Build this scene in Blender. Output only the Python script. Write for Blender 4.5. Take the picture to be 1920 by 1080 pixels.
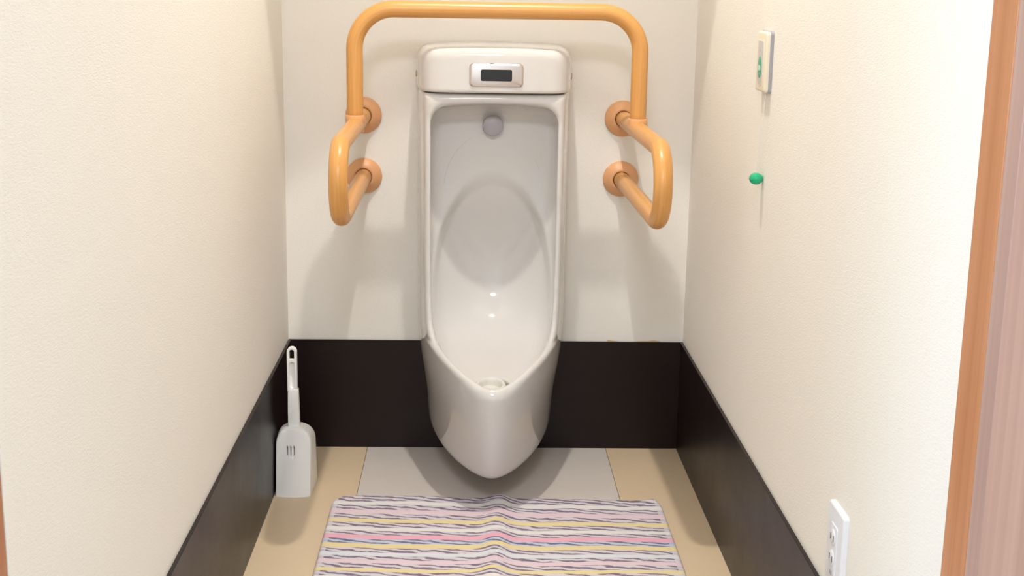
import bpy, bmesh, math, random
import numpy as np
from mathutils import Vector, Matrix

random.seed(4)
scene = bpy.context.scene
col = scene.collection
for o in list(bpy.data.objects):
    bpy.data.objects.remove(o)

# ------------------------------------------------------------------ camera
F_PX = 2526.8
PITCH, YAW, ROLL = 0.221895, 0.032135, 0.016401
CAM = Vector((-0.0388, -2.910, 1.0274))
fw = Vector((math.sin(YAW) * math.cos(PITCH), math.cos(YAW) * math.cos(PITCH), -math.sin(PITCH)))
rt = Vector((math.cos(YAW), -math.sin(YAW), 0))
up = rt.cross(fw)
rt, up = (math.cos(ROLL) * rt + math.sin(ROLL) * up, -math.sin(ROLL) * rt + math.cos(ROLL) * up)
cam_data = bpy.data.cameras.new('camera')
cam_data.sensor_width = 36.0
cam_data.lens = F_PX / 1920 * 36.0
cam_data.clip_start = 0.02
cam = bpy.data.objects.new('camera', cam_data)
col.objects.link(cam)
M = Matrix.Identity(4)
for i in range(3):
    M[i][0] = rt[i]; M[i][1] = up[i]; M[i][2] = -fw[i]; M[i][3] = CAM[i]
cam.matrix_world = M
scene.camera = cam

# ------------------------------------------------------------------ world, lights, exposure
world = bpy.data.worlds.new('world')
scene.world = world
world.use_nodes = True
bg = world.node_tree.nodes['Background']
bg.inputs[0].default_value = (0.75, 0.86, 1.0, 1)
bg.inputs[1].default_value = 0.6

CEIL = 2.28
LAMP = (0.01, -0.71, 2.255)
TILT = 9.0
SPOT_W, BULB_W, FILL_W, DAY_W = 27.0, 3.8, 18.5, 14.0
WARM = (1.0, 0.964, 0.897)

sp = bpy.data.lights.new('downlight_beam', 'SPOT')
sp.energy = SPOT_W; sp.color = WARM
sp.spot_size = math.radians(70.5); sp.spot_blend = 0.06; sp.shadow_soft_size = 0.022
spo = bpy.data.objects.new('downlight_beam', sp)
spo.location = LAMP
col.objects.link(spo)

pl = bpy.data.lights.new('downlight_bulb', 'POINT')
pl.energy = BULB_W; pl.color = WARM; pl.shadow_soft_size = 0.024
plo = bpy.data.objects.new('downlight_bulb', pl)
plo.location = LAMP
col.objects.link(plo)

day = bpy.data.lights.new('window_daylight', 'AREA')
day.shape = 'RECTANGLE'; day.size = 1.6; day.size_y = 0.78
day.energy = DAY_W; day.color = (0.46, 0.72, 1.0)
dayo = bpy.data.objects.new('window_daylight', day)
dayo.location = (-1.66, -2.55, 1.2)
dayo.rotation_euler = (0, math.radians(-90), 0)
col.objects.link(dayo)

hl = bpy.data.lights.new('hall_fill_light', 'AREA')  # added fill light, brightens the room from the hall side
hl.shape = 'DISK'; hl.size = 0.6; hl.energy = FILL_W; hl.color = (0.90, 1.0, 1.12)
hlo = bpy.data.objects.new('hall_fill_light', hl)
HALL = (-0.15, -3.15, CEIL - .075)
hlo.location = HALL
col.objects.link(hlo)

vs = scene.view_settings
scene.display_settings.display_device = 'sRGB'
vs.view_transform = 'Standard'; vs.look = 'None'
vs.exposure = 1.0; vs.gamma = 1.0; vs.use_curve_mapping = False


# ------------------------------------------------------------------ material helpers
def s2l(c):
    return tuple(((v / 255) / 12.92 if v / 255 <= .04045 else ((v / 255 + .055) / 1.055) ** 2.4) for v in c) + (1,)


class NT:
    def __init__(s, name):
        s.m = bpy.data.materials.new(name)
        s.m.use_nodes = True
        s.t = s.m.node_tree
        s.b = s.t.nodes['Principled BSDF']

    def n(s, typ, **kw):
        nd = s.t.nodes.new(typ)
        for k, v in kw.items():
            setattr(nd, k, v)
        return nd

    def l(s, a, b):
        s.t.links.new(a, b)

    def math(s, op, a, b=None, c=None, clamp=False):
        nd = s.n('ShaderNodeMath', operation=op)
        nd.use_clamp = clamp
        for i, v in enumerate((a, b, c)):
            if v is None:
                continue
            if isinstance(v, (int, float)):
                nd.inputs[i].default_value = v
            else:
                s.l(v, nd.inputs[i])
        return nd.outputs[0]

    def mix(s, f, a, b, mode='MIX'):
        nd = s.n('ShaderNodeMix', data_type='RGBA', blend_type=mode)
        for i, v in ((0, f), (6, a), (7, b)):
            if isinstance(v, (int, float)):
                nd.inputs[i].default_value = v
            elif isinstance(v, tuple):
                nd.inputs[i].default_value = v
            else:
                s.l(v, nd.inputs[i])
        return nd.outputs[2]

    def coord(s, kind='Object'):
        return s.n('ShaderNodeTexCoord').outputs[kind]

    def mapping(s, vec, scale=(1, 1, 1), rot=(0, 0, 0), loc=(0, 0, 0)):
        nd = s.n('ShaderNodeMapping')
        nd.inputs['Scale'].default_value = scale
        nd.inputs['Rotation'].default_value = rot
        nd.inputs['Location'].default_value = loc
        s.l(vec, nd.inputs['Vector'])
        return nd.outputs[0]

    def noise(s, vec, scale=5, detail=2, rough=.5, dist=0):
        nd = s.n('ShaderNodeTexNoise')
        nd.inputs['Scale'].default_value = scale
        nd.inputs['Detail'].default_value = detail
        nd.inputs['Roughness'].default_value = rough
        nd.inputs['Distortion'].default_value = dist
        s.l(vec, nd.inputs['Vector'])
        return nd.outputs[0]

    def ramp(s, f, stops, interp='LINEAR'):
        nd = s.n('ShaderNodeValToRGB')
        cr = nd.color_ramp
        cr.interpolation = interp
        while len(cr.elements) < len(stops):
            cr.elements.new(0.5)
        for e, (p, c) in zip(cr.elements, stops):
            e.position = p
            e.color = c if isinstance(c, tuple) else (c, c, c, 1)
        s.l(f, nd.inputs[0])
        return nd.outputs[0]

    def bump(s, h, strength=.3, dist=.001):
        nd = s.n('ShaderNodeBump')
        nd.inputs['Strength'].default_value = strength
        nd.inputs['Distance'].default_value = dist
        s.l(h, nd.inputs['Height'])
        s.l(nd.outputs[0], s.b.inputs['Normal'])

    def set(s, **kw):
        for k, v in kw.items():
            k = {'color': 'Base Color', 'rough': 'Roughness', 'metal': 'Metallic', 'spec': 'Specular IOR Level',
                 'coat': 'Coat Weight', 'coat_rough': 'Coat Roughness'}.get(k, k)
            if isinstance(v, (int, float, tuple)):
                s.b.inputs[k].default_value = v
            else:
                s.l(v, s.b.inputs[k])
        return s


def plain(name, rgb, rough=.5, metal=0, spec=.5, var=.03, scale=30):
    t = NT(name)
    c = s2l(rgb)
    n = t.noise(t.coord(), scale, 3)
    t.set(color=t.mix(t.math('MULTIPLY', n, var * 2), c, tuple(v * .8 for v in c[:3]) + (1,)), rough=rough, metal=metal, spec=spec)
    return t.m


def wallpaper(name, axis):
    """embossed off-white vinyl paper; axis = direction across the wall (weave runs along it)"""
    t = NT(name)
    co = t.coord()
    sc = (160, 160, 560)
    weave = t.noise(t.mapping(co, sc), 1.0, 3, .55)
    fine = t.noise(co, 700, 2)
    blotch = t.noise(co, 3.0, 2)
    base = t.mix(blotch, s2l((248, 243, 234)), s2l((246, 240, 231)))
    if name == 'wallpaper_back':
        # dried yellow glue beside the top of the back baseboard
        sep = t.n('ShaderNodeSeparateXYZ'); t.l(co, sep.inputs[0])
        nz = t.noise(t.mapping(co, (14, 1, 30)), 1.0, 2)
        zz = t.math('SUBTRACT', sep.outputs[2], .2495)
        edge = t.math('LESS_THAN', zz, t.math('MULTIPLY', t.math('SUBTRACT', nz, .44), .034))
        xs = t.math('GREATER_THAN', sep.outputs[0], .27)
        base = t.mix(t.math('MULTIPLY', t.math('MULTIPLY', edge, xs), .8), base, s2l((214, 176, 104)))
    t.set(color=base, rough=.62, spec=.28)
    t.bump(t.math('ADD', t.math('MULTIPLY', weave, 1.0), t.math('MULTIPLY', fine, .5)), .5, .0008)
    return t.m


def dark_laminate():
    t = NT('espresso_laminate')
    co = t.coord()
    g = t.noise(t.mapping(co, (6, 6, 160)), 1.0, 4, .6)
    sm = t.noise(co, 7, 4, .65)
    c = t.mix(g, s2l((20, 8, 8)), s2l((30, 15, 14)))
    scuff = t.ramp(t.noise(t.mapping(co, (3, 3, 60)), 1, 3, .7), [(.70, 0.0), (.78, 1.0)])
    c = t.mix(t.math('MULTIPLY', scuff, .10), c, s2l((120, 104, 98)))
    t.set(color=c, rough=t.math('ADD', t.math('MULTIPLY', sm, .16), .28), spec=.30)
    return t.m


def floor_panel_mat(name, a, b):
    t = NT(name)
    co = t.coord()
    n = t.noise(co, 5, 4)
    f = t.noise(co, 160, 2)
    c = t.mix(n, s2l(a), s2l(b))
    c = t.mix(t.math('MULTIPLY', f, .12), c, tuple(v * .75 for v in s2l(b)[:3]) + (1,))
    t.set(color=c, rough=.42, spec=.4)
    t.bump(f, .1, .0004)
    return t.m


def ceramic():
    t = NT('glazed_ceramic')
    co = t.coord()
    sep = t.n('ShaderNodeSeparateXYZ'); t.l(co, sep.inputs[0])
    x = t.math('DIVIDE', t.math('SUBTRACT', sep.outputs[0], .0), .104)
    z = t.math('DIVIDE', t.math('SUBTRACT', sep.outputs[2], .600), .126)
    r = t.math('SQRT', t.math('ADD', t.math('POWER', x, 2), t.math('POWER', z, 2)))
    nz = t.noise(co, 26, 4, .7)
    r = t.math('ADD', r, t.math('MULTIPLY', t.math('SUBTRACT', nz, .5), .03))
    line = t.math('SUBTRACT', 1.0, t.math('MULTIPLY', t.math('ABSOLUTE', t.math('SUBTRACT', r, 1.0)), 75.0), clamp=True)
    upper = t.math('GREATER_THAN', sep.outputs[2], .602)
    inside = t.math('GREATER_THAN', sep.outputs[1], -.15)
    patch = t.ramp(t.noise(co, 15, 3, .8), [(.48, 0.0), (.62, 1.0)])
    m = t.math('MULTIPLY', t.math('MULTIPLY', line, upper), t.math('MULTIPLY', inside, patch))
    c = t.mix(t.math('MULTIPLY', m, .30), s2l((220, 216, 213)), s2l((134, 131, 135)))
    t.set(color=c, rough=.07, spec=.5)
    return t.m


def wood_print(name, a, b, d):
    t = NT(name)
    uv = t.coord('UV')
    g = t.noise(t.mapping(uv, (2.2, 150, 1)), 1.0, 4, .6, .3)
    fine = t.noise(t.mapping(uv, (9, 520, 1)), 1.0, 2)
    c = t.mix(t.ramp(g, [(.3, 0.0), (.7, 1.0)]), s2l(a), s2l(b))
    c = t.mix(t.math('MULTIPLY', t.ramp(fine, [(.5, 0.0), (.8, 1.0)]), .35), c, s2l(d))
    t.set(color=c, rough=.33, spec=.5)
    return t.m


def jamb_wood(name, a, b):
    t = NT(name)
    co = t.coord()
    g = t.noise(t.mapping(co, (70, 70, .5)), 1.0, 4, .55)
    c = t.mix(t.ramp(g, [(.35, 0.0), (.65, 1.0)]), s2l(a), s2l(b))
    t.set(color=c, rough=.38, spec=.5)
    return t.m


def chrome():
    t = NT('worn_chrome')
    co = t.coord()
    n = t.noise(co, 55, 3)
    d = t.n('ShaderNodeVectorMath', operation='DISTANCE')
    t.l(t.mapping(co, (.55, 1, 1)), d.inputs[0])
    d.inputs[1].default_value = (-.0095 * .55, -.003, .0225)
    rr = t.math('ADD', d.outputs[1], t.math('MULTIPLY', t.math('SUBTRACT', t.noise(co, 420, 3), .5), .0035))
    spot = t.math('LESS_THAN', rr, .0024)
    c = t.mix(spot, s2l((214, 206, 204)), s2l((120, 60, 44)))
    t.set(color=c, rough=t.math('ADD', t.math('MULTIPLY', n, .12), .16), metal=t.math('SUBTRACT', 1.0, spot))
    return t.m


def mat_cloth():
    t = NT('striped_towelling')
    uv = t.coord('UV')
    low = t.noise(t.mapping(uv, (11, 7, 1)), 1.0, 3, .55)
    sep = t.n('ShaderNodeSeparateXYZ'); t.l(uv, sep.inputs[0])
    u, v0 = sep.outputs[0], sep.outputs[1]
    # woven rows wander, more so near the mat's ends
    ends = t.math('ADD', t.math('MULTIPLY', t.math('POWER', t.math('ABSOLUTE', t.math('DIVIDE', t.math('SUBTRACT', v0, .22), .22)), 2.0), .016), .008)
    v = t.math('ADD', v0, t.math('MULTIPLY', t.math('SUBTRACT', low, .5), ends))
    LEN = .5
    W_ = s2l((238, 234, 231)); PK = s2l((236, 212, 220)); YE = s2l((240, 222, 162)); HP = s2l((244, 178, 198))
    PU = s2l((224, 216, 222)); BL = s2l((206, 210, 226)); WB = s2l((228, 231, 236))
    bands = [(.0, PU), (.036, W_), (.054, PU), (.080, PK), (.100, PU), (.124, YE), (.142, PU), (.166, W_), (.181, PU),
             (.200, HP), (.219, BL), (.242, YE), (.260, PU), (.282, WB), (.297, PU), (.316, PK), (.332, PU), (.352, YE),
             (.367, PU), (.388, W_), (.403, PU), (.422, PK), (.437, PU), (.462, YE), (.478, PU)]
    vn = t.math('DIVIDE', v, LEN)
    base = t.ramp(vn, [(p / LEN, c) for p, c in bands], 'CONSTANT')
    mask = t.ramp(vn, [(p / LEN, 1.0 if c in (PU, BL) else 0.0) for p, c in bands], 'CONSTANT')
    blue = t.ramp(vn, [(0, 0.0), (.219 / LEN, 1.0), (.242 / LEN, 0.0)], 'CONSTANT')
    hot = t.ramp(vn, [(0, 0.0), (.200 / LEN, 1.0), (.219 / LEN, 0.0)], 'CONSTANT')
    yel = t.ramp(vn, [(0, 0.0)] + sum([[(a / LEN, 1.0), (b / LEN, 0.0)] for a, b in ((.124, .142), (.242, .260), (.352, .367), (.462, .478))], []), 'CONSTANT')
    # slanted dark strands, thick and thin, broken up by the towelling loops
    n1 = t.noise(t.mapping(uv, (30, 46, 1)), 1.0, 2, .5)
    n2 = t.noise(t.mapping(uv, (620, 900, 1)), 1.0, 2, .5)
    n3 = t.noise(t.mapping(uv, (24, 90, 1), loc=(3.1, 1.7, 0)), 1.0, 2, .5)
    ph = t.math('ADD', t.math('MULTIPLY', t.math('SUBTRACT', v, t.math('MULTIPLY', u, .20)), 2 * math.pi / .0150),
                t.math('MULTIPLY', n1, 9.0))
    wv = t.math('ADD', t.math('SINE', ph), t.math('MULTIPLY', t.math('SUBTRACT', n2, .5), 2.4))
    wv = t.math('ADD', wv, t.math('MULTIPLY', t.math('SUBTRACT', n3, .5), 1.6))
    strand = t.ramp(t.math('MULTIPLY_ADD', wv, .25, .5), [(.47, 0.0), (.66, 1.0)])
    hem = t.math('MULTIPLY', t.math('GREATER_THAN', u, .013), t.math('LESS_THAN', u, .651))
    strand = t.math('MULTIPLY', t.math('MULTIPLY', strand, mask), t.math('ADD', t.math('MULTIPLY', hem, .65), .2))
    dark = t.mix(blue, s2l((100, 76, 108)), s2l((78, 84, 132)))
    streak = t.noise(t.mapping(uv, (22, 420, 1)), 1.0, 2)
    sm = t.ramp(streak, [(.5, 0.0), (.62, 1.0)])
    base = t.mix(t.math('MULTIPLY', t.math('MULTIPLY', yel, sm), .6), base, s2l((232, 214, 186)))
    base = t.mix(t.math('MULTIPLY', t.math('MULTIPLY', hot, sm), .6), base, s2l((238, 200, 208)))
    c = t.mix(strand, base, dark)
    fz = t.noise(t.mapping(uv, (900, 900, 1)), 1.0, 2)
    c = t.mix(t.math('MULTIPLY', fz, .12), c, s2l((190, 175, 180)))
    t.set(color=c, rough=.95, spec=.08)
    t.bump(t.math('ADD', fz, t.math('MULTIPLY', strand, -.3)), .5, .0015)
    return t.m


def emission(name, rgb, strength):
    t = NT(name)
    t.set(color=(0.8, 0.8, 0.8, 1))
    t.b.inputs['Emission Color'].default_value = rgb + (1,)
    t.b.inputs['Emission Strength'].default_value = strength
    return t.m


MAT = dict(
    wall_b=wallpaper('wallpaper_back', 'x'), wall_s=wallpaper('wallpaper_side', 'y'),
    base=dark_laminate(), lilac=floor_panel_mat('grey_floor_panel', (222, 212, 204), (214, 204, 196)),
    beige=floor_panel_mat('beige_floor_panel', (228, 205, 172), (220, 196, 163)),
    seam=plain('floor_seam', (110, 92, 74), .8), ceramic=ceramic(),
    wood=wood_print('wood_print_resin', (226, 168, 98), (212, 150, 78), (190, 126, 62)),
    socket=plain('peach_resin', (232, 172, 122), .42, var=.05),
    chrome=chrome(), screw=plain('screw_metal', (190, 180, 165), .25, 1), black=plain('smoked_window', (10, 10, 14), .12),
    spray=plain('grey_resin', (178, 172, 178), .35), strainer=plain('strainer_resin', (226, 222, 214), .3),
    brush=plain('white_polypropylene', (250, 249, 246), .38, var=.04, scale=60),
    bristle=plain('bristle', (235, 235, 235), .8), cream=plain('cream_resin', (240, 230, 206), .35),
    greyp=plain('grey_backplate', (168, 166, 172), .5), panel=plain('button_panel', (205, 202, 198), .4),
    green=plain('green_button', (60, 172, 128), .35), ball=plain('green_ball', (16, 178, 124), .10, var=.06),
    cord=plain('white_cord', (238, 234, 226), .6), white=plain('outlet_white', (232, 232, 236), .35),
    mark=plain('pale_print', (196, 226, 212), .5), slot=plain('slot_shadow', (70, 62, 56), .7), vent=plain('vent_inside', (168, 140, 112), .7),
    ceil=plain('ceiling_paper', (238, 232, 222), .8), jamb=jamb_wood('jamb_veneer', (196, 134, 90), (176, 110, 68)),
    casing=jamb_wood('casing_hall_sheen', (186, 152, 138), (168, 132, 118)), hallfl=jamb_wood('hall_flooring', (196, 176, 156), (180, 158, 138)),  # casing paler than the jamb: hall light's sheen put into its colour
    cloth=mat_cloth(), metalw=plain('lamp_trim_white', (235, 235, 232), .4), glow=emission('lamp_glow', (1.0, .93, .84), 8.0),
    fillglow=emission('hall_fill_glow', (1.0, .9, .79), 1.0), dark=plain('joint_dark', (70, 52, 40), .8),
)
gm = NT('window_glass'); gm.set(color=(1, 1, 1, 1), rough=0.0, **{'Transmission Weight': 1.0, 'IOR': 1.02}); MAT['glass'] = gm.m


# ------------------------------------------------------------------ object helpers
def tag(o, label=None, cat=None, kind=None, group=None):
    for k, v in (('label', label), ('category', cat), ('kind', kind), ('group', group)):
        if v:
            o[k] = v
    return o


def empty(name, loc, label, cat):
    o = bpy.data.objects.new(name, None)
    o.empty_display_size = .05
    o.location = loc
    col.objects.link(o)
    return tag(o, label, cat)


def finish(name, me, mat, parent=None, origin=(0, 0, 0), smooth=True, angle=None):
    """me in world coordinates; moved so its local origin is `origin` (or the parent's origin)"""
    o = bpy.data.objects.new(name, me)
    col.objects.link(o)
    root = Vector(origin)
    if parent is not None:
        p = parent; root = Vector((0, 0, 0))
        while p is not None:
            root = root + p.location; p = p.parent
    me.transform(Matrix.Translation(-root))
    if parent is not None:
        o.parent = parent
    else:
        o.location = root
    if mat is not None:
        me.materials.append(mat)
    if smooth:
        me.shade_smooth()
        if angle:
            me.set_sharp_from_angle(angle=math.radians(angle))
    me.update()
    return o


def bm_mesh(name, bm):
    me = bpy.data.meshes.new(name)
    bmesh.ops.recalc_face_normals(bm, faces=bm.faces)
    bm.to_mesh(me); bm.free()
    return me


def box_bm(x0, x1, y0, y1, z0, z1, bev=0.0, seg=2, bm=None):
    bm = bm or bmesh.new()
    r = bmesh.ops.create_cube(bm, size=1)
    vs_ = r['verts']
    for v in vs_:
        v.co = Vector(((x0 + x1) / 2 + v.co.x * (x1 - x0), (y0 + y1) / 2 + v.co.y * (y1 - y0), (z0 + z1) / 2 + v.co.z * (z1 - z0)))
    if bev > 0:
        es = {e for v in vs_ for e in v.link_edges}
        bmesh.ops.bevel(bm, geom=list(es), offset=bev, segments=seg, affect='EDGES', profile=.5)
    return bm


def box(name, x0, x1, y0, y1, z0, z1, mat, parent=None, bev=0.0, seg=2, kind=None, origin=(0, 0, 0)):
    o = finish(name, bm_mesh(name, box_bm(x0, x1, y0, y1, z0, z1, bev, seg)), mat, parent, origin, smooth=bev > 0, angle=40)
    if kind:
        o['kind'] = kind
    return o


def tube_mesh(name, pts, r, seg=28, closed=False, cap=True):
    """tube along points with UV = (length m, girth m)"""
    pts = [Vector(p) for p in pts]
    n = len(pts)
    tang = []
    for i in range(n):
        a = pts[max(i - 1, 0)]; b = pts[min(i + 1, n - 1)]
        tang.append((b - a).normalized())
    ref = Vector((1, 0, 0)) if abs(tang[0].x) < .9 else Vector((0, 0, 1))
    nrm = (ref - tang[0] * ref.dot(tang[0])).normalized()
    verts, L = [], [0]
    for i in range(n):
        if i:
            nrm = (nrm - tang[i] * nrm.dot(tang[i])).normalized()
            L.append(L[-1] + (pts[i] - pts[i - 1]).length)
        bn = tang[i].cross(nrm)
        rr = r[i] if isinstance(r, (list, tuple)) else r
        for k in range(seg):
            a = 2 * math.pi * k / seg
            verts.append(pts[i] + (nrm * math.cos(a) + bn * math.sin(a)) * rr)
    faces, uvs = [], []
    r0 = r[0] if isinstance(r, (list, tuple)) else r
    for i in range(n - 1):
        for k in range(seg):
            k2 = (k + 1) % seg
            faces.append((i * seg + k, (i + 1) * seg + k, (i + 1) * seg + k2, i * seg + k2))
            g0 = 2 * math.pi * r0 * k / seg; g1 = 2 * math.pi * r0 * (k + 1) / seg
            uvs.append(((L[i], g0), (L[i + 1], g0), (L[i + 1], g1), (L[i], g1)))
    if cap:
        faces.append(tuple(range(seg))[::1]); uvs.append(tuple((0, 0) for _ in range(seg)))
        faces.append(tuple((n - 1) * seg + k for k in reversed(range(seg)))); uvs.append(tuple((0, 0) for _ in range(seg)))
    me = bpy.data.meshes.new(name)
    me.from_pydata([tuple(v) for v in verts], [], faces)
    lay = me.uv_layers.new(name='uv')
    flat = [c for f in uvs for c in f]
    for i, c in enumerate(flat):
        lay.data[i].uv = c
    bm = bmesh.new(); bm.from_mesh(me); bmesh.ops.recalc_face_normals(bm, faces=bm.faces); bm.to_mesh(me); bm.free()
    return me


def lathe_mesh(name, prof, origin, axis, seg=40):
    """prof: list of (radius, height along axis); closed at ends when radius 0"""
    bm = bmesh.new()
    ax = Vector(axis).normalized()
    ref = Vector((1, 0, 0)) if abs(ax.x) < .9 else Vector((0, 0, 1))
    e1 = (ref - ax * ref.dot(ax)).normalized(); e2 = ax.cross(e1)
    rings = []
    for r, h in prof:
        c = Vector(origin) + ax * h
        if r < 1e-6:
            rings.append([bm.verts.new(c)])
        else:
            rings.append([bm.verts.new(c + (e1 * math.cos(2 * math.pi * k / seg) + e2 * math.sin(2 * math.pi * k / seg)) * r) for k in range(seg)])
    for a, b in zip(rings, rings[1:]):
        for k in range(seg):
            k2 = (k + 1) % seg
            if len(a) == 1 and len(b) == 1:
                continue
            if len(a) == 1:
                bm.faces.new((a[0], b[k], b[k2]))
            elif len(b) == 1:
                bm.faces.new((a[k], b[0], a[k2]))
            else:
                bm.faces.new((a[k], b[k], b[k2], a[k2]))
    return bm_mesh(name, bm)


def extrude_outline(name, pts, e1, e2, e3, origin, depth, bev=0.0, seg=3):
    """closed outline pts (a,b) in plane e1,e2 at origin, extruded by depth along e3"""
    bm = bmesh.new()
    o = Vector(origin); e1, e2, e3 = Vector(e1), Vector(e2), Vector(e3)
    vs_ = [bm.verts.new(o + e1 * a + e2 * b) for a, b in pts]
    f = bm.faces.new(vs_)
    r = bmesh.ops.extrude_face_region(bm, geom=[f])
    top = [g for g in r['geom'] if isinstance(g, bmesh.types.BMVert)]
    bmesh.ops.translate(bm, verts=top, vec=e3 * depth)
    bmesh.ops.recalc_face_normals(bm, faces=bm.faces)
    if bev > 0:
        ts = set(top)
        es = [e for e in bm.edges if e.verts[0] in ts and e.verts[1] in ts]
        bmesh.ops.bevel(bm, geom=es, offset=bev, segments=seg, affect='EDGES', profile=.5)
    return bm_mesh(name, bm)


def rrect(w, h, r, n=6):
    pts = []
    for cx, cy, a0 in ((w / 2 - r, h / 2 - r, 0), (-w / 2 + r, h / 2 - r, 90), (-w / 2 + r, -h / 2 + r, 180), (w / 2 - r, -h / 2 + r, 270)):
        for k in range(n + 1):
            a = math.radians(a0 + 90 * k / n)
            pts.append((cx + r * math.cos(a), cy + r * math.sin(a)))
    return pts


# ------------------------------------------------------------------ implicit surfaces (ceramic shapes)
def norm_field(f, h):
    g = np.gradient(f, h)
    m = np.sqrt(g[0] ** 2 + g[1] ** 2 + g[2] ** 2)
    return f / np.maximum(m, .25)


def smax(a, b, k):
    h = np.clip(.5 - .5 * (b - a) / k, 0, 1)
    return b + (a - b) * h + k * h * (1 - h)


def smin(a, b, k):
    return -smax(-a, -b, k)


def surface_nets(f, org, h):
    """naive surface nets on grid f (inside < 0). Returns verts, quads"""
    s = f < 0
    nx, ny, nz = f.shape
    acc = np.zeros((nx - 1, ny - 1, nz - 1, 3), np.float32); cnt = np.zeros((nx - 1, ny - 1, nz - 1), np.int16)
    for ax in range(3):
        sl0 = [slice(None)] * 3; sl1 = [slice(None)] * 3
        sl0[ax] = slice(0, -1); sl1[ax] = slice(1, None)
        a = f[tuple(sl0)]; b = f[tuple(sl1)]
        I = np.argwhere(s[tuple(sl0)] != s[tuple(sl1)])
        av = a[tuple(I.T)]; bv = b[tuple(I.T)]
        t = av / (av - bv)
        P = I.astype(np.float32); P[:, ax] += t
        o1, o2 = [k for k in range(3) if k != ax]
        for d1 in (0, 1):
            for d2 in (0, 1):
                C = I.copy(); C[:, o1] -= d1; C[:, o2] -= d2
                ok = (C[:, o1] >= 0) & (C[:, o2] >= 0) & (C[:, o1] < (nx, ny, nz)[o1] - 1) & (C[:, o2] < (nx, ny, nz)[o2] - 1)
                Ck = C[ok]
                np.add.at(acc, tuple(Ck.T), P[ok]); np.add.at(cnt, tuple(Ck.T), 1)
    idx = -np.ones(cnt.shape, np.int64)
    act = np.argwhere(cnt > 0)
    idx[tuple(act.T)] = np.arange(len(act))
    V = acc[tuple(act.T)] / cnt[tuple(act.T)][:, None] * h + np.array(org, np.float32)
    quads = []
    for ax in range(3):
        sl0 = [slice(None)] * 3; sl1 = [slice(None)] * 3
        sl0[ax] = slice(0, -1); sl1[ax] = slice(1, None)
        I = np.argwhere(s[tuple(sl0)] != s[tuple(sl1)])
        o1, o2 = [(1, 2), (2, 0), (0, 1)][ax]
        ok = (I[:, o1] > 0) & (I[:, o2] > 0) & (I[:, o1] < (nx, ny, nz)[o1] - 1) & (I[:, o2] < (nx, ny, nz)[o2] - 1)
        I = I[ok]
        flip = ~s[tuple(I.T)]
        q = []
        for d1, d2 in ((1, 1), (0, 1), (0, 0), (1, 0)):
            C = I.copy(); C[:, o1] -= d1; C[:, o2] -= d2
            q.append(idx[tuple(C.T)])
        q = np.stack(q, 1)
        q[flip] = q[flip][:, ::-1]
        quads.append(q)
    return V, np.concatenate(quads)


def taubin(V, Q, it=6, lam=.5, mu=-.52):
    E = np.concatenate([Q[:, [0, 1]], Q[:, [1, 2]], Q[:, [2, 3]], Q[:, [3, 0]]])
    deg = np.bincount(E.ravel(), minlength=len(V)).astype(np.float64)
    for k in range(it):
        for w in (lam, mu):
            S = np.zeros_like(V, dtype=np.float64)
            for c in range(3):
                S[:, c] = np.bincount(E[:, 0], V[E[:, 1], c], len(V)) + np.bincount(E[:, 1], V[E[:, 0], c], len(V))
            V = V + w * (S / np.maximum(deg, 1)[:, None] - V)
    return V


def quads_mesh(name, V, Q):
    me = bpy.data.meshes.new(name)
    me.vertices.add(len(V)); me.vertices.foreach_set('co', V.astype(np.float32).ravel())
    me.loops.add(len(Q) * 4); me.loops.foreach_set('vertex_index', Q.astype(np.int32).ravel())
    me.polygons.add(len(Q)); me.polygons.foreach_set('loop_start', np.arange(0, len(Q) * 4, 4, dtype=np.int32))
    me.update(calc_edges=True); me.validate()
    return me


# ------------------------------------------------------------------ room shell
HX, BD = .44, -1.80          # half width, depth of the room
BT, BH = .006, .25           # baseboard
S = 'structure'
box('wall_back', -HX - .1, HX + .1, 0, .1, -.05, CEIL + .05, MAT['wall_b'], kind=S)
box('wall_left', -HX - .1, -HX, BD, .0, -.05, CEIL + .05, MAT['wall_s'], kind=S)
box('wall_right', HX, HX + .1, BD, .0, -.05, CEIL + .05, MAT['wall_s'], kind=S)
fl = box('floor', -HX, HX, BD - .1, 0, -.06, -.004, MAT['seam'], kind=S)
SEAM = .0011
for x0, x1, m in ((-HX, -.267, 'beige'), (-.267 + SEAM, .2725, 'lilac'), (.2725 + SEAM, HX, 'beige')):
    box('floor_panel', x0, x1, BD - .1, 0, -.006, 0, MAT[m], parent=fl)
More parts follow.
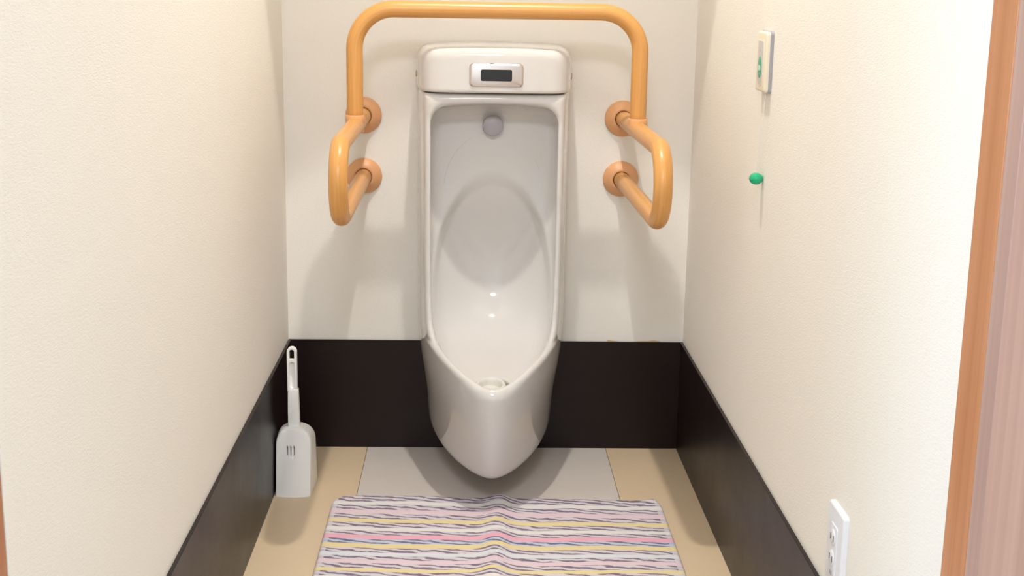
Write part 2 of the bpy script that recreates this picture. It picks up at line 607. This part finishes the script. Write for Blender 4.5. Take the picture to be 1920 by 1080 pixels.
# ceiling with the round hole of the downlight
bm = bmesh.new()
N = 48
ring = [bm.verts.new((LAMP[0] + .058 * math.cos(2 * math.pi * k / N), LAMP[1] + .058 * math.sin(2 * math.pi * k / N), CEIL)) for k in range(N)]
outer = []
for k in range(N):
    a = 2 * math.pi * k / N
    c, s_ = math.cos(a), math.sin(a)
    tx = (HX + .1 - LAMP[0]) / c if c > 1e-6 else ((-HX - .1 - LAMP[0]) / c if c < -1e-6 else 1e9)
    ty = (.1 - LAMP[1]) / s_ if s_ > 1e-6 else ((BD - LAMP[1]) / s_ if s_ < -1e-6 else 1e9)
    tt = min(tx, ty)
    outer.append(bm.verts.new((LAMP[0] + tt * c, LAMP[1] + tt * s_, CEIL)))
for k in range(N):
    k2 = (k + 1) % N
    bm.faces.new((ring[k], outer[k], outer[k2], ring[k2]))
for ang, cx, cy in ((0, HX + .1, .1), (1, -HX - .1, .1), (2, -HX - .1, BD), (3, HX + .1, BD)):
    # corner triangles
    best = sorted(range(N), key=lambda k: (outer[k].co - Vector((cx, cy, CEIL))).length)[:8]
    onx = [k for k in best if abs(outer[k].co.x - cx) < 1e-5]; ony = [k for k in best if abs(outer[k].co.y - cy) < 1e-5]
    if onx and ony:
        v = bm.verts.new((cx, cy, CEIL)); bm.faces.new((v, outer[onx[0]], outer[ony[0]]))
r = bmesh.ops.extrude_face_region(bm, geom=list(bm.faces))
bmesh.ops.translate(bm, verts=[g for g in r['geom'] if isinstance(g, bmesh.types.BMVert)], vec=(0, 0, .12))
ceil = finish('ceiling', bm_mesh('ceiling', bm), MAT['ceil'], smooth=False); ceil['kind'] = S

box('baseboard_back', -HX, HX, -BT, 0, 0, BH, MAT['base'], kind=S, bev=.0006, seg=1)
box('baseboard_left', -HX, -HX + BT, BD, -BT, 0, BH, MAT['base'], kind=S, bev=.0006, seg=1)
box('baseboard_right', HX - BT, HX, BD + .05, -BT, 0, BH, MAT['base'], kind=S, bev=.0006, seg=1)

# doorway: frame and front wall
box('trim_1', .404, HX + .02, -1.805, -1.75, 0, 2.0, MAT['jamb'], kind=S, bev=.001, seg=1)
box('trim_2', .4045, .50, -1.835, -1.8055, 0, 2.06, MAT['casing'], kind=S, bev=.001, seg=1)
box('trim_3', -.52, -.4405, -1.9, -1.803, 0, 2.0, MAT['jamb'], kind=S, bev=.001, seg=1)
box('trim_4', -.52, .50, -1.835, -1.75, 2.0, 2.06, MAT['jamb'], kind=S)
bm = box_bm(-1.7, -.52, -1.9, -1.80, -.05, CEIL + .1)
box_bm(.50, 1.7, -1.9, -1.80, -.05, CEIL + .1, bm=bm)
box_bm(-.52, .50, -1.9, -1.80, 2.06, CEIL + .1, bm=bm)
o = finish('wall_front', bm_mesh('wall_front', bm), MAT['wall_b'], smooth=False); o['kind'] = S
# hall in front of the doorway, with its window
box('floor_hall', -1.7, 1.7, -4.3, BD - .1, -.06, 0, MAT['hallfl'], kind=S)
box('ceiling_hall', -1.7, 1.7, -4.3, BD - .1, CEIL, CEIL + .1, MAT['ceil'], kind=S)
box('wall_hall_end', -1.7, 1.7, -4.4, -4.3, -.05, CEIL + .1, MAT['wall_b'], kind=S)
box('wall_hall_right', 1.7, 1.8, -4.4, -1.8, -.05, CEIL + .1, MAT['wall_s'], kind=S)
bm = box_bm(-1.8, -1.7, -4.4, -2.95, -.05, CEIL + .1)
box_bm(-1.8, -1.7, -2.15, -1.8, -.05, CEIL + .1, bm=bm)
box_bm(-1.8, -1.7, -2.95, -2.15, -.05, .38, bm=bm)
box_bm(-1.8, -1.7, -2.95, -2.15, 2.02, CEIL + .1, bm=bm)
o = finish('wall_hall_left', bm_mesh('wall_hall_left', bm), MAT['wall_s'], smooth=False); o['kind'] = S
wb = box_bm(-1.79, -1.72, -2.95, -2.92, .38, 2.02)
for a in ((-2.18, -2.15, .38, 2.02), (-2.92, -2.18, .38, .41), (-2.92, -2.18, 1.99, 2.02), (-2.565, -2.535, .41, 1.99)):
    box_bm(-1.79, -1.72, *a, bm=wb)
win = finish('window_1', bm_mesh('window_1', wb), MAT['white'], smooth=False); win['kind'] = S
for a in ((-2.92, -2.565), (-2.535, -2.18)):
    box('pane', -1.76, -1.755, a[0], a[1], .41, 1.99, MAT['glass'], parent=win)

# ------------------------------------------------------------------ downlight
dl = empty('ceiling_light', (LAMP[0], LAMP[1], CEIL), 'round recessed downlight in the ceiling above the urinal', 'light')
finish('trim_ring', lathe_mesh('trim_ring', [(.053, .0), (.053, -.004), (.064, -.005), (.070, -.002), (.070, .0005), (.053, .0)],
       dl.location, (0, 0, 1), 48), MAT['metalw'], dl)
finish('reflector', lathe_mesh('reflector', [(.054, -.001), (.050, .03), (.040, .07), (.0, .075)], dl.location, (0, 0, 1), 48), MAT['metalw'], dl)
finish('bulb', lathe_mesh('bulb', [(.0, .006), (.012, .008), (.022, .016), (.026, .030), (.022, .05), (.013, .062), (.013, .074), (0, .074)],
       dl.location, (0, 0, 1), 32), MAT['glow'], dl)
plo.parent = dl; plo.location = (0, 0, LAMP[2] - CEIL)
spo.parent = dl; spo.location = (0, 0, LAMP[2] - CEIL); spo.rotation_euler = (math.radians(-TILT), 0, 0)

fill_lamp = empty('hall_fill_lamp', (HALL[0], HALL[1], CEIL), 'added round fill light, unseen on the hall ceiling in front of the doorway', 'light')  # unseen fixture made up to carry the hall fill light
finish('fill_lamp_base', lathe_mesh('fill_lamp_base', [(0, 0), (.315, 0), (.32, -.02), (.31, -.04), (0, -.04)], fill_lamp.location, (0, 0, 1), 48), MAT['metalw'], fill_lamp, angle=40)
finish('fill_lamp_diffuser', lathe_mesh('fill_lamp_diffuser', [(.305, -.041), (.308, -.055), (.295, -.068), (.0, -.070)], fill_lamp.location, (0, 0, 1), 48), MAT['fillglow'], fill_lamp, angle=50)
hlo.parent = fill_lamp; hlo.location = (0, 0, -.075)

# ------------------------------------------------------------------ urinal
XC = .008
ur = empty('urinal', (XC, 0, 0), 'white ceramic wall-hung urinal with pointed bowl and sensor hood', 'urinal')


def urinal_field(h):
    xs = np.arange(0, .172 + h, h); Ds = np.arange(-.006, .464, h); zs = np.arange(.045, .822, h)
    X, D, Z = np.meshgrid(xs, Ds, zs, indexing='ij')
    X = X.astype(np.float32); D = D.astype(np.float32); Z = Z.astype(np.float32)
    ip = lambda v, xp, fp: np.interp(v, xp, fp).astype(np.float32)

    def smooth_ip(v, pts, wid=.045):
        # monotone-ish smooth interpolation through a dense blurred table
        xp, fp = zip(*pts)
        g = np.linspace(xp[0], xp[-1], 2000); y = np.interp(g, xp, fp)
        w = max(3, int(2000 * wid / (xp[-1] - xp[0])) | 1)
        for _ in range(2):
            yp = np.concatenate([np.full(w, y[0]) + (y[1] - y[0]) * np.arange(-w, 0), y, np.full(w, y[-1]) + (y[-1] - y[-2]) * np.arange(1, w + 1)])
            y = np.convolve(yp, np.ones(w) / w, 'same')[w:-w]
        return np.interp(v, g, y).astype(np.float32)
    # plan: superellipse column, shrinking towards the bottom
    wz = smooth_ip(zs, [(.03, .128), (.060, .1345), (.08, .1375), (.10, .139), (.15, .1415), (.20, .148), (.25, .156), (.32, .1615), (.9, .1615)])
    dz = smooth_ip(zs, [(.03, .350), (.060, .388), (.08, .405), (.10, .417), (.13, .428), (.17, .436), (.25, .445), (.32, .447), (.9, .447)])
    n = smooth_ip(zs, [(.03, 1.55), (.08, 1.55), (.16, 1.67), (.25, 1.84), (.35, 1.86), (.9, 1.86)])[None, None, :]
    wz = wz[None, None, :]; dz = dz[None, None, :]
    Dp = np.maximum(D, 0) + 1e-6
    ec = .022
    dz = dz / (1 - (ec / wz) ** n) ** (1 / n)
    outer = ((np.sqrt(X ** 2 + ec ** 2) / wz) ** n + (Dp / dz) ** n) ** (1 / n) - 1
    outer = norm_field(outer, h)
    inner = outer + .0135
    # underside
    zb = .0645 + .0 * D
    outer = smax(outer, zb - Z, .022)
    outer = smax(outer, -D, .002)
    outer = smax(outer, Z - .8125, .008)
    # cut surface that makes the rim
    rz = smooth_ip(zs, [(.04, .72), (.20, .56), (.25, .475), (.2595, .450), (.2695, .433), (.2836, .411), (.2947, .380), (.305, .329), (.3095, .298), (.3135, .262), (.325, .240), (.35, .224), (.40, .212), (.50, .2045), (.60, .2020), (.9, .2000)], .006)
    cut = norm_field((D - rz[None, None, :] - .004 * (1 - (X / .14) ** 2) * (Z > .5)) + 0 * X, h)
    body = smax(outer, cut, .016)
    # cavity
    zf = smooth_ip(D - 4.5 * X ** 2, [(-.2, 4.4), (-.02, 1.2), (.03, .60), (.045, .46), (.06, .39), (.08, .347), (.11, .316), (.15, .297), (.19, .285), (.23, .2775), (.29, .2675), (.35, .2585), (.39, .2530), (.48, .2505)], .03)
    floor_ = norm_field(zf - Z, h)
    # shallower upper panel with an arch cut out of it
    re = np.sqrt((X / .120) ** 2 + (np.maximum(Z - .40, 0) / .228) ** 2)
    step = np.clip((re - 1) * 6.5 + .5, 0, 1); step = step * step * (3 - 2 * step)
    def ss(v):
        v = np.clip(v, 0, 1)
        return v * v * (3 - 2 * v)
    fade = ss((Z - .24) / .09)
    d_in = .094 - .038 * ss((.64 - Z) / .21)
    d_out = .099 + .017 * ss((.66 - Z) / .17)
    Dc = D - (d_in + (d_out - d_in) * step * fade - .003 * (1 - np.minimum(np.abs(X) / .13, 1) ** 2) * np.clip((.62 - Z) / .15, 0, 1))
    panel = -Dc.astype(np.float32)
    panel = norm_field(panel, h)
    cav = smax(inner, floor_, .045)
    cav = smax(cav, panel, .018)
    ztop = .7925 - .010 * (np.abs(X) / .13) ** 2.5 - .012 * np.clip((.2 - D) / .1, 0, 1)
    cav = smax(cav, Z - ztop, .034)
    cav = np.where(D > .30, np.maximum(cav, Z * 0 + cav), cav)
    # drain well
    dr = np.sqrt(X ** 2 + (D - .362) ** 2)
    well = np.maximum(dr - .0328, np.abs(Z - .256) - .020)
    body = smax(body, -cav, .012)
    body = smax(body, -well, .003)
    return body, (0, -.006, .045)


H = .0027
f, org = urinal_field(H)
# mirror on x: add one layer at -h for a clean seam
f = np.concatenate([f[:0:-1], f], 0)
V, Q = surface_nets(f, (-(f.shape[0] - 1) / 2 * H, org[1], org[2]), H)
V = taubin(V.astype(np.float64), Q, 26)
V[:, 1] *= -1
Q = Q[:, ::-1]
V[:, 0] += XC
V[:, 1] = np.minimum(V[:, 1], .001)
finish('bowl', quads_mesh('bowl', V, Q), MAT['ceramic'], ur)


def hood_field(h):
    xs = np.arange(-.174, .174 + h, h); Ds = np.arange(-.006, .225, h); zs = np.arange(.80, .918, h)
    X, D, Z = np.meshgrid(xs, Ds, zs, indexing='ij')
    n = 1.86
    a = ((np.abs(X) + 1e-6) / .1635) ** n + ((np.maximum(D, 0) + 1e-6) / .452) ** n
    a = norm_field(a ** (1 / n) - 1, h)
    front = D - (.2075 + .008 * (1 - (X / .14) ** 2) - .01 * np.clip(Z - .815, 0, 1))
    front = norm_field(front, h)
    top = Z - (.9075 - .35 * np.maximum(np.abs(X) - .03, 0) ** 2 - .02 * np.clip(D, 0, 1))
    top = norm_field(top, h)
    b = smax(front, top, .020)
    b = smax(a, b, .032)
    b = smax(b, -D, .002)
    b = smax(b, .8145 - Z, .006)
    return b, (xs[0], Ds[0], zs[0])


f, org = hood_field(.0024)
V, Q = surface_nets(f, org, .0024)
V = taubin(V.astype(np.float64), Q, 26)
V[:, 1] *= -1
Q = Q[:, ::-1]
V[:, 0] += XC
V[:, 1] = np.minimum(V[:, 1], .001)
hood = finish('hood', quads_mesh('hood', V, Q), MAT['ceramic'], ur)

# sensor plate on the hood's front
SP = Vector((XC + .002, -.2135, .8505))
sens = finish('sensor_plate', extrude_outline('sensor_plate', rrect(.108, .0470, .009), (1, 0, 0), (0, 0, 1), (0, -1, 0), SP + Vector((0, .006, 0)), .0105, .004, 3), MAT['chrome'], ur, angle=50)
# keep the plate's own centre as its origin for the worn spot
off = SP - Vector((XC, 0, 0)); sens.data.transform(Matrix.Translation(-off)); sens.location = off
win_ = finish('sensor_window', extrude_outline('sensor_window', rrect(.0622, .0228, .0035), (1, 0, 0), (0, 0, 1), (0, -1, 0), SP + Vector((.0, -.0035, -.0002)), .0016, .0005, 1), MAT['black'], ur, angle=40)
bpy.context.view_layer.update()
mw = win_.data
mw.transform(Matrix.Translation(-off)); win_.parent = sens
win_['label'] = 'black smoked sensor window'
for sx in (-1, 1):
    c = Vector((XC + sx * .1605, -.055, .842 if sx < 0 else .840))
    finish('screw_cap', lathe_mesh('screw_cap', [(0, .0042), (.004, .004), (.0066, .0030), (.0078, .001), (.0078, -.004), (0, -.004)], c, (sx, -.12, 0), 24), MAT['screw'], ur)
# spray head under the hood
finish('spray_head', lathe_mesh('spray_head', [(0, .024), (.019, .024), (.0212, .0225), (.0215, .020), (.0195, .004), (.0195, -.012), (0, -.012)], (XC - .002, -.095, .7395), (0, -1, .05), 40), MAT['spray'], ur, angle=50)
# drain strainer
dc = Vector((XC - .004, -.362, .2550))
st = finish('drain_strainer', lathe_mesh('drain_strainer', [(0, -.010), (.020, -.009), (.0225, -.002), (.0235, .0035), (.0262, .0048), (.0292, .0035), (.0303, 0), (.0305, -.014), (0, -.014)], dc, (0, -.15, 1), 48), MAT['strainer'], ur, angle=60)
bm = bmesh.new()
for k in range(9):
    x = -.016 + .004 * k
    ln = math.sqrt(max(.0195 ** 2 - x * x, 1e-6))
    box_bm(dc.x + x - .0009, dc.x + x + .0009, dc.y - ln, dc.y + ln, dc.z - .010, dc.z - .0068, bm=bm)
gr = finish('strainer_ribs', bm_mesh('strainer_ribs', bm), MAT['strainer'], ur, smooth=False)
gr.parent = st

# ------------------------------------------------------------------ grab rail
gr = empty('grab_rail', (.01, 0, .747), 'wood-look tubular grab rail with side loops fixed around the urinal', 'grab rail')
PR = .017


def arc(c, r, a0, a1, e1, e2, n=14):
    return [Vector(c) + (Vector(e1) * math.cos(math.radians(a0 + (a1 - a0) * k / n)) + Vector(e2) * math.sin(math.radians(a0 + (a1 - a0) * k / n))) * r for k in range(n + 1)]


ZU, ZL, YF, RB = .748, .617, -.585, .0655
for xw, xf in ((-.2695, -.2685), (.2875, .297)):
    zc = (ZU + ZL) / 2
    yb = YF + RB
    path = [Vector((0, -.002, ZU))] + [Vector((0, yb * k / 10, ZU)) for k in range(1, 10)]
    path += arc((0, yb, zc), RB, 90, 270, (0, 1, 0), (0, 0, 1), 30)[0:]
    path += [Vector((0, yb * k / 10, ZL)) for k in range(9, 0, -1)] + [Vector((0, -.002, ZL))]
    for p in path:
        p.x = xw + (xf - xw) * (-p.y / .585)
    o = finish('side_bar', tube_mesh('side_bar', path, PR, 32), MAT['wood'], gr)
    for zz in (ZU, ZL):
        fl_ = finish('wall_flange', lathe_mesh('wall_flange', [(0, .0), (.0385, .0), (.0388, .003), (.036, .007), (.024, .0165), (.0205, .0178), (.0179, .0170), (.0178, .004), (0, .004)], (xw, 0, zz), (0, -1, 0), 48), MAT['socket'], gr, angle=50)
        finish('joint_ring', lathe_mesh('joint_ring', [(.0165, .010), (.0180, .0160), (.0180, .004), (.0165, .004)], (xw, 0, zz), (0, -1, 0), 40), MAT['dark'], fl_)
YB, ZT, RT = -.21, .976, .078
XL, XR = -.270, .2945
path = [Vector((XL, YB, .757 + (ZT - RT - .757) * k / 8)) for k in range(8)]
path += arc((XL + RT, YB, ZT - RT), RT, 180, 90, (1, 0, 0), (0, 0, 1), 16)
path += [Vector((XL + RT + (XR - XL - 2 * RT) * k / 14, YB, ZT)) for k in range(1, 14)]
path += arc((XR - RT, YB, ZT - RT), RT, 90, 0, (1, 0, 0), (0, 0, 1), 16)
path += [Vector((XR, YB, .757 + (ZT - RT - .757) * k / 8)) for k in range(7, -1, -1)]
finish('upper_bar', tube_mesh('upper_bar', path, PR - .0006, 32), MAT['wood'], gr)
for x in (XL, XR):
    xx = x
    finish('collar', lathe_mesh('collar', [(.0160, .0205), (.0188, .0205), (.0195, .0195), (.0195, .003), (.0188, .002), (.0174, .0018), (.0172, -.014), (.0, -.014), (0, .0205), (.0160, .0205)], (xx, YB, .7480), (0, 0, 1), 40), MAT['socket'], gr, angle=45)

# ------------------------------------------------------------------ toilet brush and its holder
BX = -.395
hol = empty('brush_holder', (BX, -.26, 0), 'white plastic toilet brush holder with three vent slits standing in the corner', 'brush holder')


def arch_outline(hw, zs_, ztop, n=20):
    pts = [(hw, zs_ * k / 16) for k in range(16)]
    for k in range(n + 1):
        a = math.pi * k / n
        ca, sa = math.cos(a), math.sin(a)
        pts.append((hw * math.copysign(abs(ca) ** .85, ca), zs_ + (ztop - zs_) * abs(sa) ** .9))
    pts += [(-hw, zs_ * k / 16) for k in range(15, -1, -1)]
    return pts


def holder_bm():
    bm = bmesh.new()
    rows = []
    # sections from front to back; front is convex in plan; each section is an arch
    secs = [(0.0, .0315, .100, .131), (.0, .0345, .102, .136), (.06, .0360, .103, .138), (.30, .0362, .1035, .1385), (.75, .0380, .102, .1380), (.97, .0385, .101, .1375), (1.0, .0365, .099, .135)]
    for s_, hw, za, zt in secs:
        ring_ = []
        for px, pz in arch_outline(hw, za, zt):
            t = min(max(pz / .1385, 0), 1)
            yf = -.309 + .026 * t
            yr = -.207 - .034 * t
            bulge = -.006 * (1 - (px / .037) ** 2) * (1 - s_) ** 2
            y = yf + (yr - yf) * s_ + bulge
            ring_.append(bm.verts.new((BX + px, y, max(pz, .0))))
        rows.append(ring_)
    n = len(rows[0])
    for a, b in zip(rows, rows[1:]):
        for k in range(n - 1):
            bm.faces.new((a[k], a[k + 1], b[k + 1], b[k]))
        bm.faces.new((a[n - 1], a[0], b[0], b[n - 1]))
    return bm, rows


bm, rows = holder_bm()
# front face with a vertical grid so it can bulge, and a back face
fr = rows[0]


def fill_arch(ring_, s_):
    n = len(ring_)
    m = n // 2
    L = ring_[:m]; Rr = list(reversed(ring_[n - m:]))
    prev = None
    for a, b in zip(L, Rr):
        row = [a]
        for k in range(1, 28):
            t = k / 28
            p = a.co.lerp(b.co, t)
            px = p.x - BX
            hw = abs(a.co.x - BX) + 1e-6
            if s_ == 0:
                p.y = a.co.y - .006 * ((1 - (px / .037) ** 2) - (1 - (hw / .037) ** 2))
            row.append(bm.verts.new(p))
        row.append(b)
        if prev:
            for k in range(28):
                bm.faces.new((prev[k], prev[k + 1], row[k + 1], row[k]))
        prev = row
    if n % 2:
        mid = ring_[m]
        for k in range(28):
            bm.faces.new((prev[k], prev[k + 1], mid))


fill_arch(rows[0], 0); fill_arch(rows[-1], 1)
hb = finish('holder_body', bm_mesh('holder_body', bm), MAT['brush'], hol, angle=48)
# vent slits cut into the front
for k in range(3):
    x = -.4066 + .0066 * k
    bm = box_bm(x - .0016, x + .0016, -.325, -.280, .080, .1025, .0010, 2)
    cut = finish('slit_cutter', bm_mesh('slit_cutter', bm), None)
    md = hb.modifiers.new('slit', 'BOOLEAN'); md.operation = 'DIFFERENCE'; md.object = cut; md.solver = 'EXACT'
    bpy.context.view_layer.update()
    dg = bpy.context.evaluated_depsgraph_get()
    nm = bpy.data.meshes.new_from_object(hb.evaluated_get(dg))
    hb.modifiers.clear(); old = hb.data; hb.data = nm; bpy.data.meshes.remove(old)
    cm = cut.data; bpy.data.objects.remove(cut); bpy.data.meshes.remove(cm)
    finish('vent_slit', bm_mesh('vent_slit', box_bm(x - .0018, x + .0018, -.2835, -.2825, .079, .1035)), MAT['vent'], hol, smooth=False)

br = empty('toilet_brush', (BX, -.262, .13), 'white plastic toilet brush handle standing in its holder', 'toilet brush')


def stadium(hw, z0, z1, n=10):
    pts = [(hw, z0)]
    for k in range(n + 1):
        a = math.pi * k / n
        pts.append((hw * math.cos(a), z1 - hw + hw * math.sin(a)))
    pts.append((-hw, z0))
    return pts


# neck: tapered rectangular stem
bm = bmesh.new()
levels = [(.120, .0118, .0085), (.17, .0112, .0078), (.2165, .0106, .0072)]
rws = []
for z, hw, hd in levels:
    yc = -.262 - .004 * (z - .12) / .1
    rws.append([bm.verts.new((BX - .001 + sx * hw, yc + sy * hd, z)) for sx, sy in ((-1, -1), (1, -1), (1, 1), (-1, 1))])
for a, b in zip(rws, rws[1:]):
    for k in range(4):
        bm.faces.new((a[k], a[(k + 1) % 4], b[(k + 1) % 4], b[k]))
bm.faces.new(rws[0][::-1]); bm.faces.new(rws[-1])
ve = [e for e in bm.edges if abs(e.verts[0].co.z - e.verts[1].co.z) > .01] + [e for e in bm.edges if e.verts[0].co.z > .21 and e.verts[1].co.z > .21]
bmesh.ops.bevel(bm, geom=ve, offset=.0016, segments=2, affect='EDGES', profile=.5)
finish('stem', bm_mesh('stem', bm), MAT['brush'], br, angle=50)
# grip: rounded strip with a hanging hole and a thumb recess
gx, gy = BX - .0025, -.272
gm_ = extrude_outline('grip', stadium(.0098, .212, .3045), (1, 0, 0), (0, 0, 1), (0, 1, 0), (gx, gy, 0), .013, 0)
gripo = finish('grip', gm_, MAT['brush'], br, angle=40)
for nm_, (w, z0, z1, y0, y1) in {'hole': (.0050, .279, .2995, -.30, -.24), 'recess': (.0054, .2185, .2735, -.30, -.2655)}.items():
    pts = []
    for k in range(9):
        a = math.pi * k / 8
        pts.append((w * math.cos(a), z1 - w + w * math.sin(a)))
    if nm_ == 'recess':
        for k in range(9):
            a = math.pi + math.pi * k / 8
            pts.append((w * math.cos(a), z0 + w + w * math.sin(a)))
    else:
        pts += [(-w, z0), (w, z0)]
    cut = finish('cutter', extrude_outline('cutter', pts, (1, 0, 0), (0, 0, 1), (0, 1, 0), (gx, y0, 0), y1 - y0), None)
    md = gripo.modifiers.new('cut', 'BOOLEAN'); md.operation = 'DIFFERENCE'; md.object = cut; md.solver = 'EXACT'
    bpy.context.view_layer.update()
    nm2 = bpy.data.meshes.new_from_object(gripo.evaluated_get(bpy.context.evaluated_depsgraph_get()))
    gripo.modifiers.clear(); gripo.data = nm2
    cm = cut.data; bpy.data.objects.remove(cut); bpy.data.meshes.remove(cm)
bv = gripo.modifiers.new('soft', 'BEVEL'); bv.width = .0016; bv.segments = 2; bv.limit_method = 'ANGLE'; bv.angle_limit = math.radians(50)

# ------------------------------------------------------------------ emergency call switch
PY, PZ = -.718, .9115
cs = empty('call_switch', (HX, PY, PZ), 'cream emergency call switch on the right wall with a pull cord and green ball', 'call switch')


def side_plate(name, w, h, r, x0, depth, bev, mat, parent, dz=0, dy=0, pts=None):
    """plate lying on the right wall, face towards -x"""
    return finish(name, extrude_outline(name, pts or rrect(w, h, r), (0, -1, 0), (0, 0, 1), (-1, 0, 0), (x0, PY + dy, PZ + dz), depth, bev, 4), mat, parent, angle=50)


side_plate('back_plate', .070, .098, .006, HX + .001, .0065, .0008, MAT['greyp'], cs)
side_plate('cover', .068, .096, .006, HX - .005, .0075, .0038, MAT['cream'], cs)
pp = [(.019, .031), (-.019, .031)] + [(.019 * math.cos(a), -.020 + .019 * math.sin(a)) for a in [math.pi + math.pi * k / 16 for k in range(17)]]
side_plate('panel_rim', 0, 0, 0, HX - .0120, .0010, .0004, MAT['cream'], cs, dz=.002, pts=[(a * 1.15, b * 1.07) for a, b in pp])
bp_ = side_plate('button_panel', 0, 0, 0, HX - .0124, .0010, .0003, MAT['panel'], cs, dz=.002, pts=pp)
gp = side_plate('call_button', 0, 0, 0, HX - .0130, .0010, .0003, MAT['green'], bp_, dz=-.009, pts=[(.0125 * math.cos(2 * math.pi * k / 28), .0172 * math.sin(2 * math.pi * k / 28)) for k in range(28)])
gp['label'] = 'green oval call button'
side_plate('button_print', 0, 0, 0, HX - .0136, .0007, 0, MAT['mark'], bp_, dz=-.0095, pts=[(-.008, -.0035), (-.003, -.0048), (.0085, -.0035), (.0085, .0012), (.004, .0028), (-.0055, .0042), (-.0085, .002)])
side_plate('indicator_lamp', 0, 0, 0, HX - .0130, .0007, 0, MAT['greyp'], bp_, dz=.018, pts=[(.0016 * math.cos(2 * math.pi * k / 12), .0016 * math.sin(2 * math.pi * k / 12)) for k in range(12)])
ball_c = Vector((.4285, -.728, .7225))
c0 = Vector((.4345, -.739, .866))
cord = finish('pull_cord', tube_mesh('pull_cord', [c0.lerp(ball_c, k / 12) + Vector((0, 0, 0)) for k in range(13)], .0009, 8), MAT['cord'], cs)
prof = [(.0114 * math.sin(math.pi * k / 24), -.0098 * math.cos(math.pi * k / 24)) for k in range(25)]
prof[12:13] = [(.0114, -.0006), (.0117, 0), (.0114, .0006)]
b_ = finish('pull_ball', lathe_mesh('pull_ball', prof, ball_c, (0, 0, 1), 32), MAT['ball'], cs)
b_['label'] = 'glossy green pull ball'

# ------------------------------------------------------------------ wall outlet
OY, OZ = -1.303, .320
ou = empty('wall_outlet', (HX, OY, OZ), 'white electrical outlet plate low on the right wall', 'outlet')
finish('plate', extrude_outline('plate', rrect(.070, .120, .005), (0, -1, 0), (0, 0, 1), (-1, 0, 0), (HX + .001, OY, OZ), .0085, .0035, 3), MAT['white'], ou, angle=50)
finish('socket_insert', extrude_outline('socket_insert', rrect(.030, .074, .004), (0, -1, 0), (0, 0, 1), (-1, 0, 0), (HX - .0072, OY, OZ), .0016, .0006, 2), MAT['white'], ou, angle=50)
for dz in (.020, -.008):
    rr_ = finish('socket_face', lathe_mesh('socket_face', [(0, .0012), (.0095, .0012), (.0105, .0004), (.0105, -.001), (0, -.001)], (HX - .0090, OY, OZ + dz), (-1, 0, 0), 28), MAT['white'], ou, angle=50)
    for dy in (-.0062, .0062):
        s_ = finish('socket_slot', bm_mesh('socket_slot', box_bm(HX - .0106, HX - .0100, OY + dy - .0009, OY + dy + .0009, OZ + dz - .0042, OZ + dz + .0042)), MAT['slot'], rr_, smooth=False)
finish('earth_terminal', bm_mesh('earth_terminal', box_bm(HX - .0098, HX - .0086, OY - .004, OY + .004, OZ - .031, OZ - .0245, .0004, 1)), MAT['greyp'], ou, smooth=False)

# ------------------------------------------------------------------ floor mat
def mat_mesh():
    X0, X1 = -.312, .353
    nu, nv = 190, 120
    LEN = .48
    top = np.zeros((nv + 1, nu + 1, 3)); uv = np.zeros((nv + 1, nu + 1, 2))
    rng = np.random.RandomState(3)
    ph = rng.rand(8) * 6.28
    for j in range(nv + 1):
        v = LEN * j / nv
        # rounded corners: width shrinks near both ends
        dl_ = 0; dr_ = 0
        for e in (v, LEN - v):
            if e < .040: dl_ = max(dl_, .055 * (1 - math.sqrt(max(0, 1 - (1 - e / .040) ** 2))))
            if e < .030: dr_ = max(dr_, .022 * (1 - math.sqrt(max(0, 1 - (1 - e / .030) ** 2))))
        a = X0 + dl_; b = X1 - dr_
        for i in range(nu + 1):
            t = i / nu
            x = a + (b - a) * t
            y = -.319 - v - .020 * (x + .25) / .6 * (1 - .6 * v / LEN)
            xr = .026 - .045 * v
            z = .0105 * math.exp(-((x - xr) / .024) ** 2)
            z += .0012 * math.sin(9 * x + ph[0] + 4 * v) + .0008 * math.sin(23 * x + ph[1] - 7 * v) + .0008 * math.sin(17 * v + ph[2] + 3 * x)
            edge = min(t, 1 - t) * (b - a)
            ed = min(edge, v, LEN - v)
            fall = min(1, ed / .006)
            z = .0020 + z * fall + .0058 * math.sqrt(max(0, 1 - (1 - fall) ** 2))
            if x > .30 and v < .012: z += .004 * (x - .30) / .05
            top[j, i] = (x, y, z)
            uv[j, i] = (x - X0, v)
    n = (nv + 1) * (nu + 1)
    bot = top.copy(); bot[:, :, 2] = .0003
    V = np.concatenate([top.reshape(-1, 3), bot.reshape(-1, 3)])
    W = nu + 1
    faces = []
    for j in range(nv):
        for i in range(nu):
            a = j * W + i
            faces.append((a, a + W, a + W + 1, a + 1))
            faces.append((n + a, n + a + 1, n + a + W + 1, n + a + W))
    loop = [(0, i) for i in range(nu)] + [(j, nu) for j in range(nv)] + [(nv, i) for i in range(nu, 0, -1)] + [(j, 0) for j in range(nv, 0, -1)]
    ids = [j * W + i for j, i in loop]
    for a, b in zip(ids, ids[1:] + ids[:1]):
        faces.append((a, b, n + b, n + a))
    me = bpy.data.meshes.new('floor_mat')
    me.from_pydata([tuple(p) for p in V], [], faces)
    U = np.concatenate([uv.reshape(-1, 2), uv.reshape(-1, 2)])
    lay = me.uv_layers.new(name='uv')
    li = np.zeros(len(me.loops), np.int32); me.loops.foreach_get('vertex_index', li)
    lay.data.foreach_set('uv', U[li].astype(np.float32).ravel())
    return me


mo = finish('floor_mat', mat_mesh(), MAT['cloth'], origin=(.02, -.56, 0))
tag(mo, 'striped pastel cotton floor mat with a raised crease in front of the urinal', 'mat')
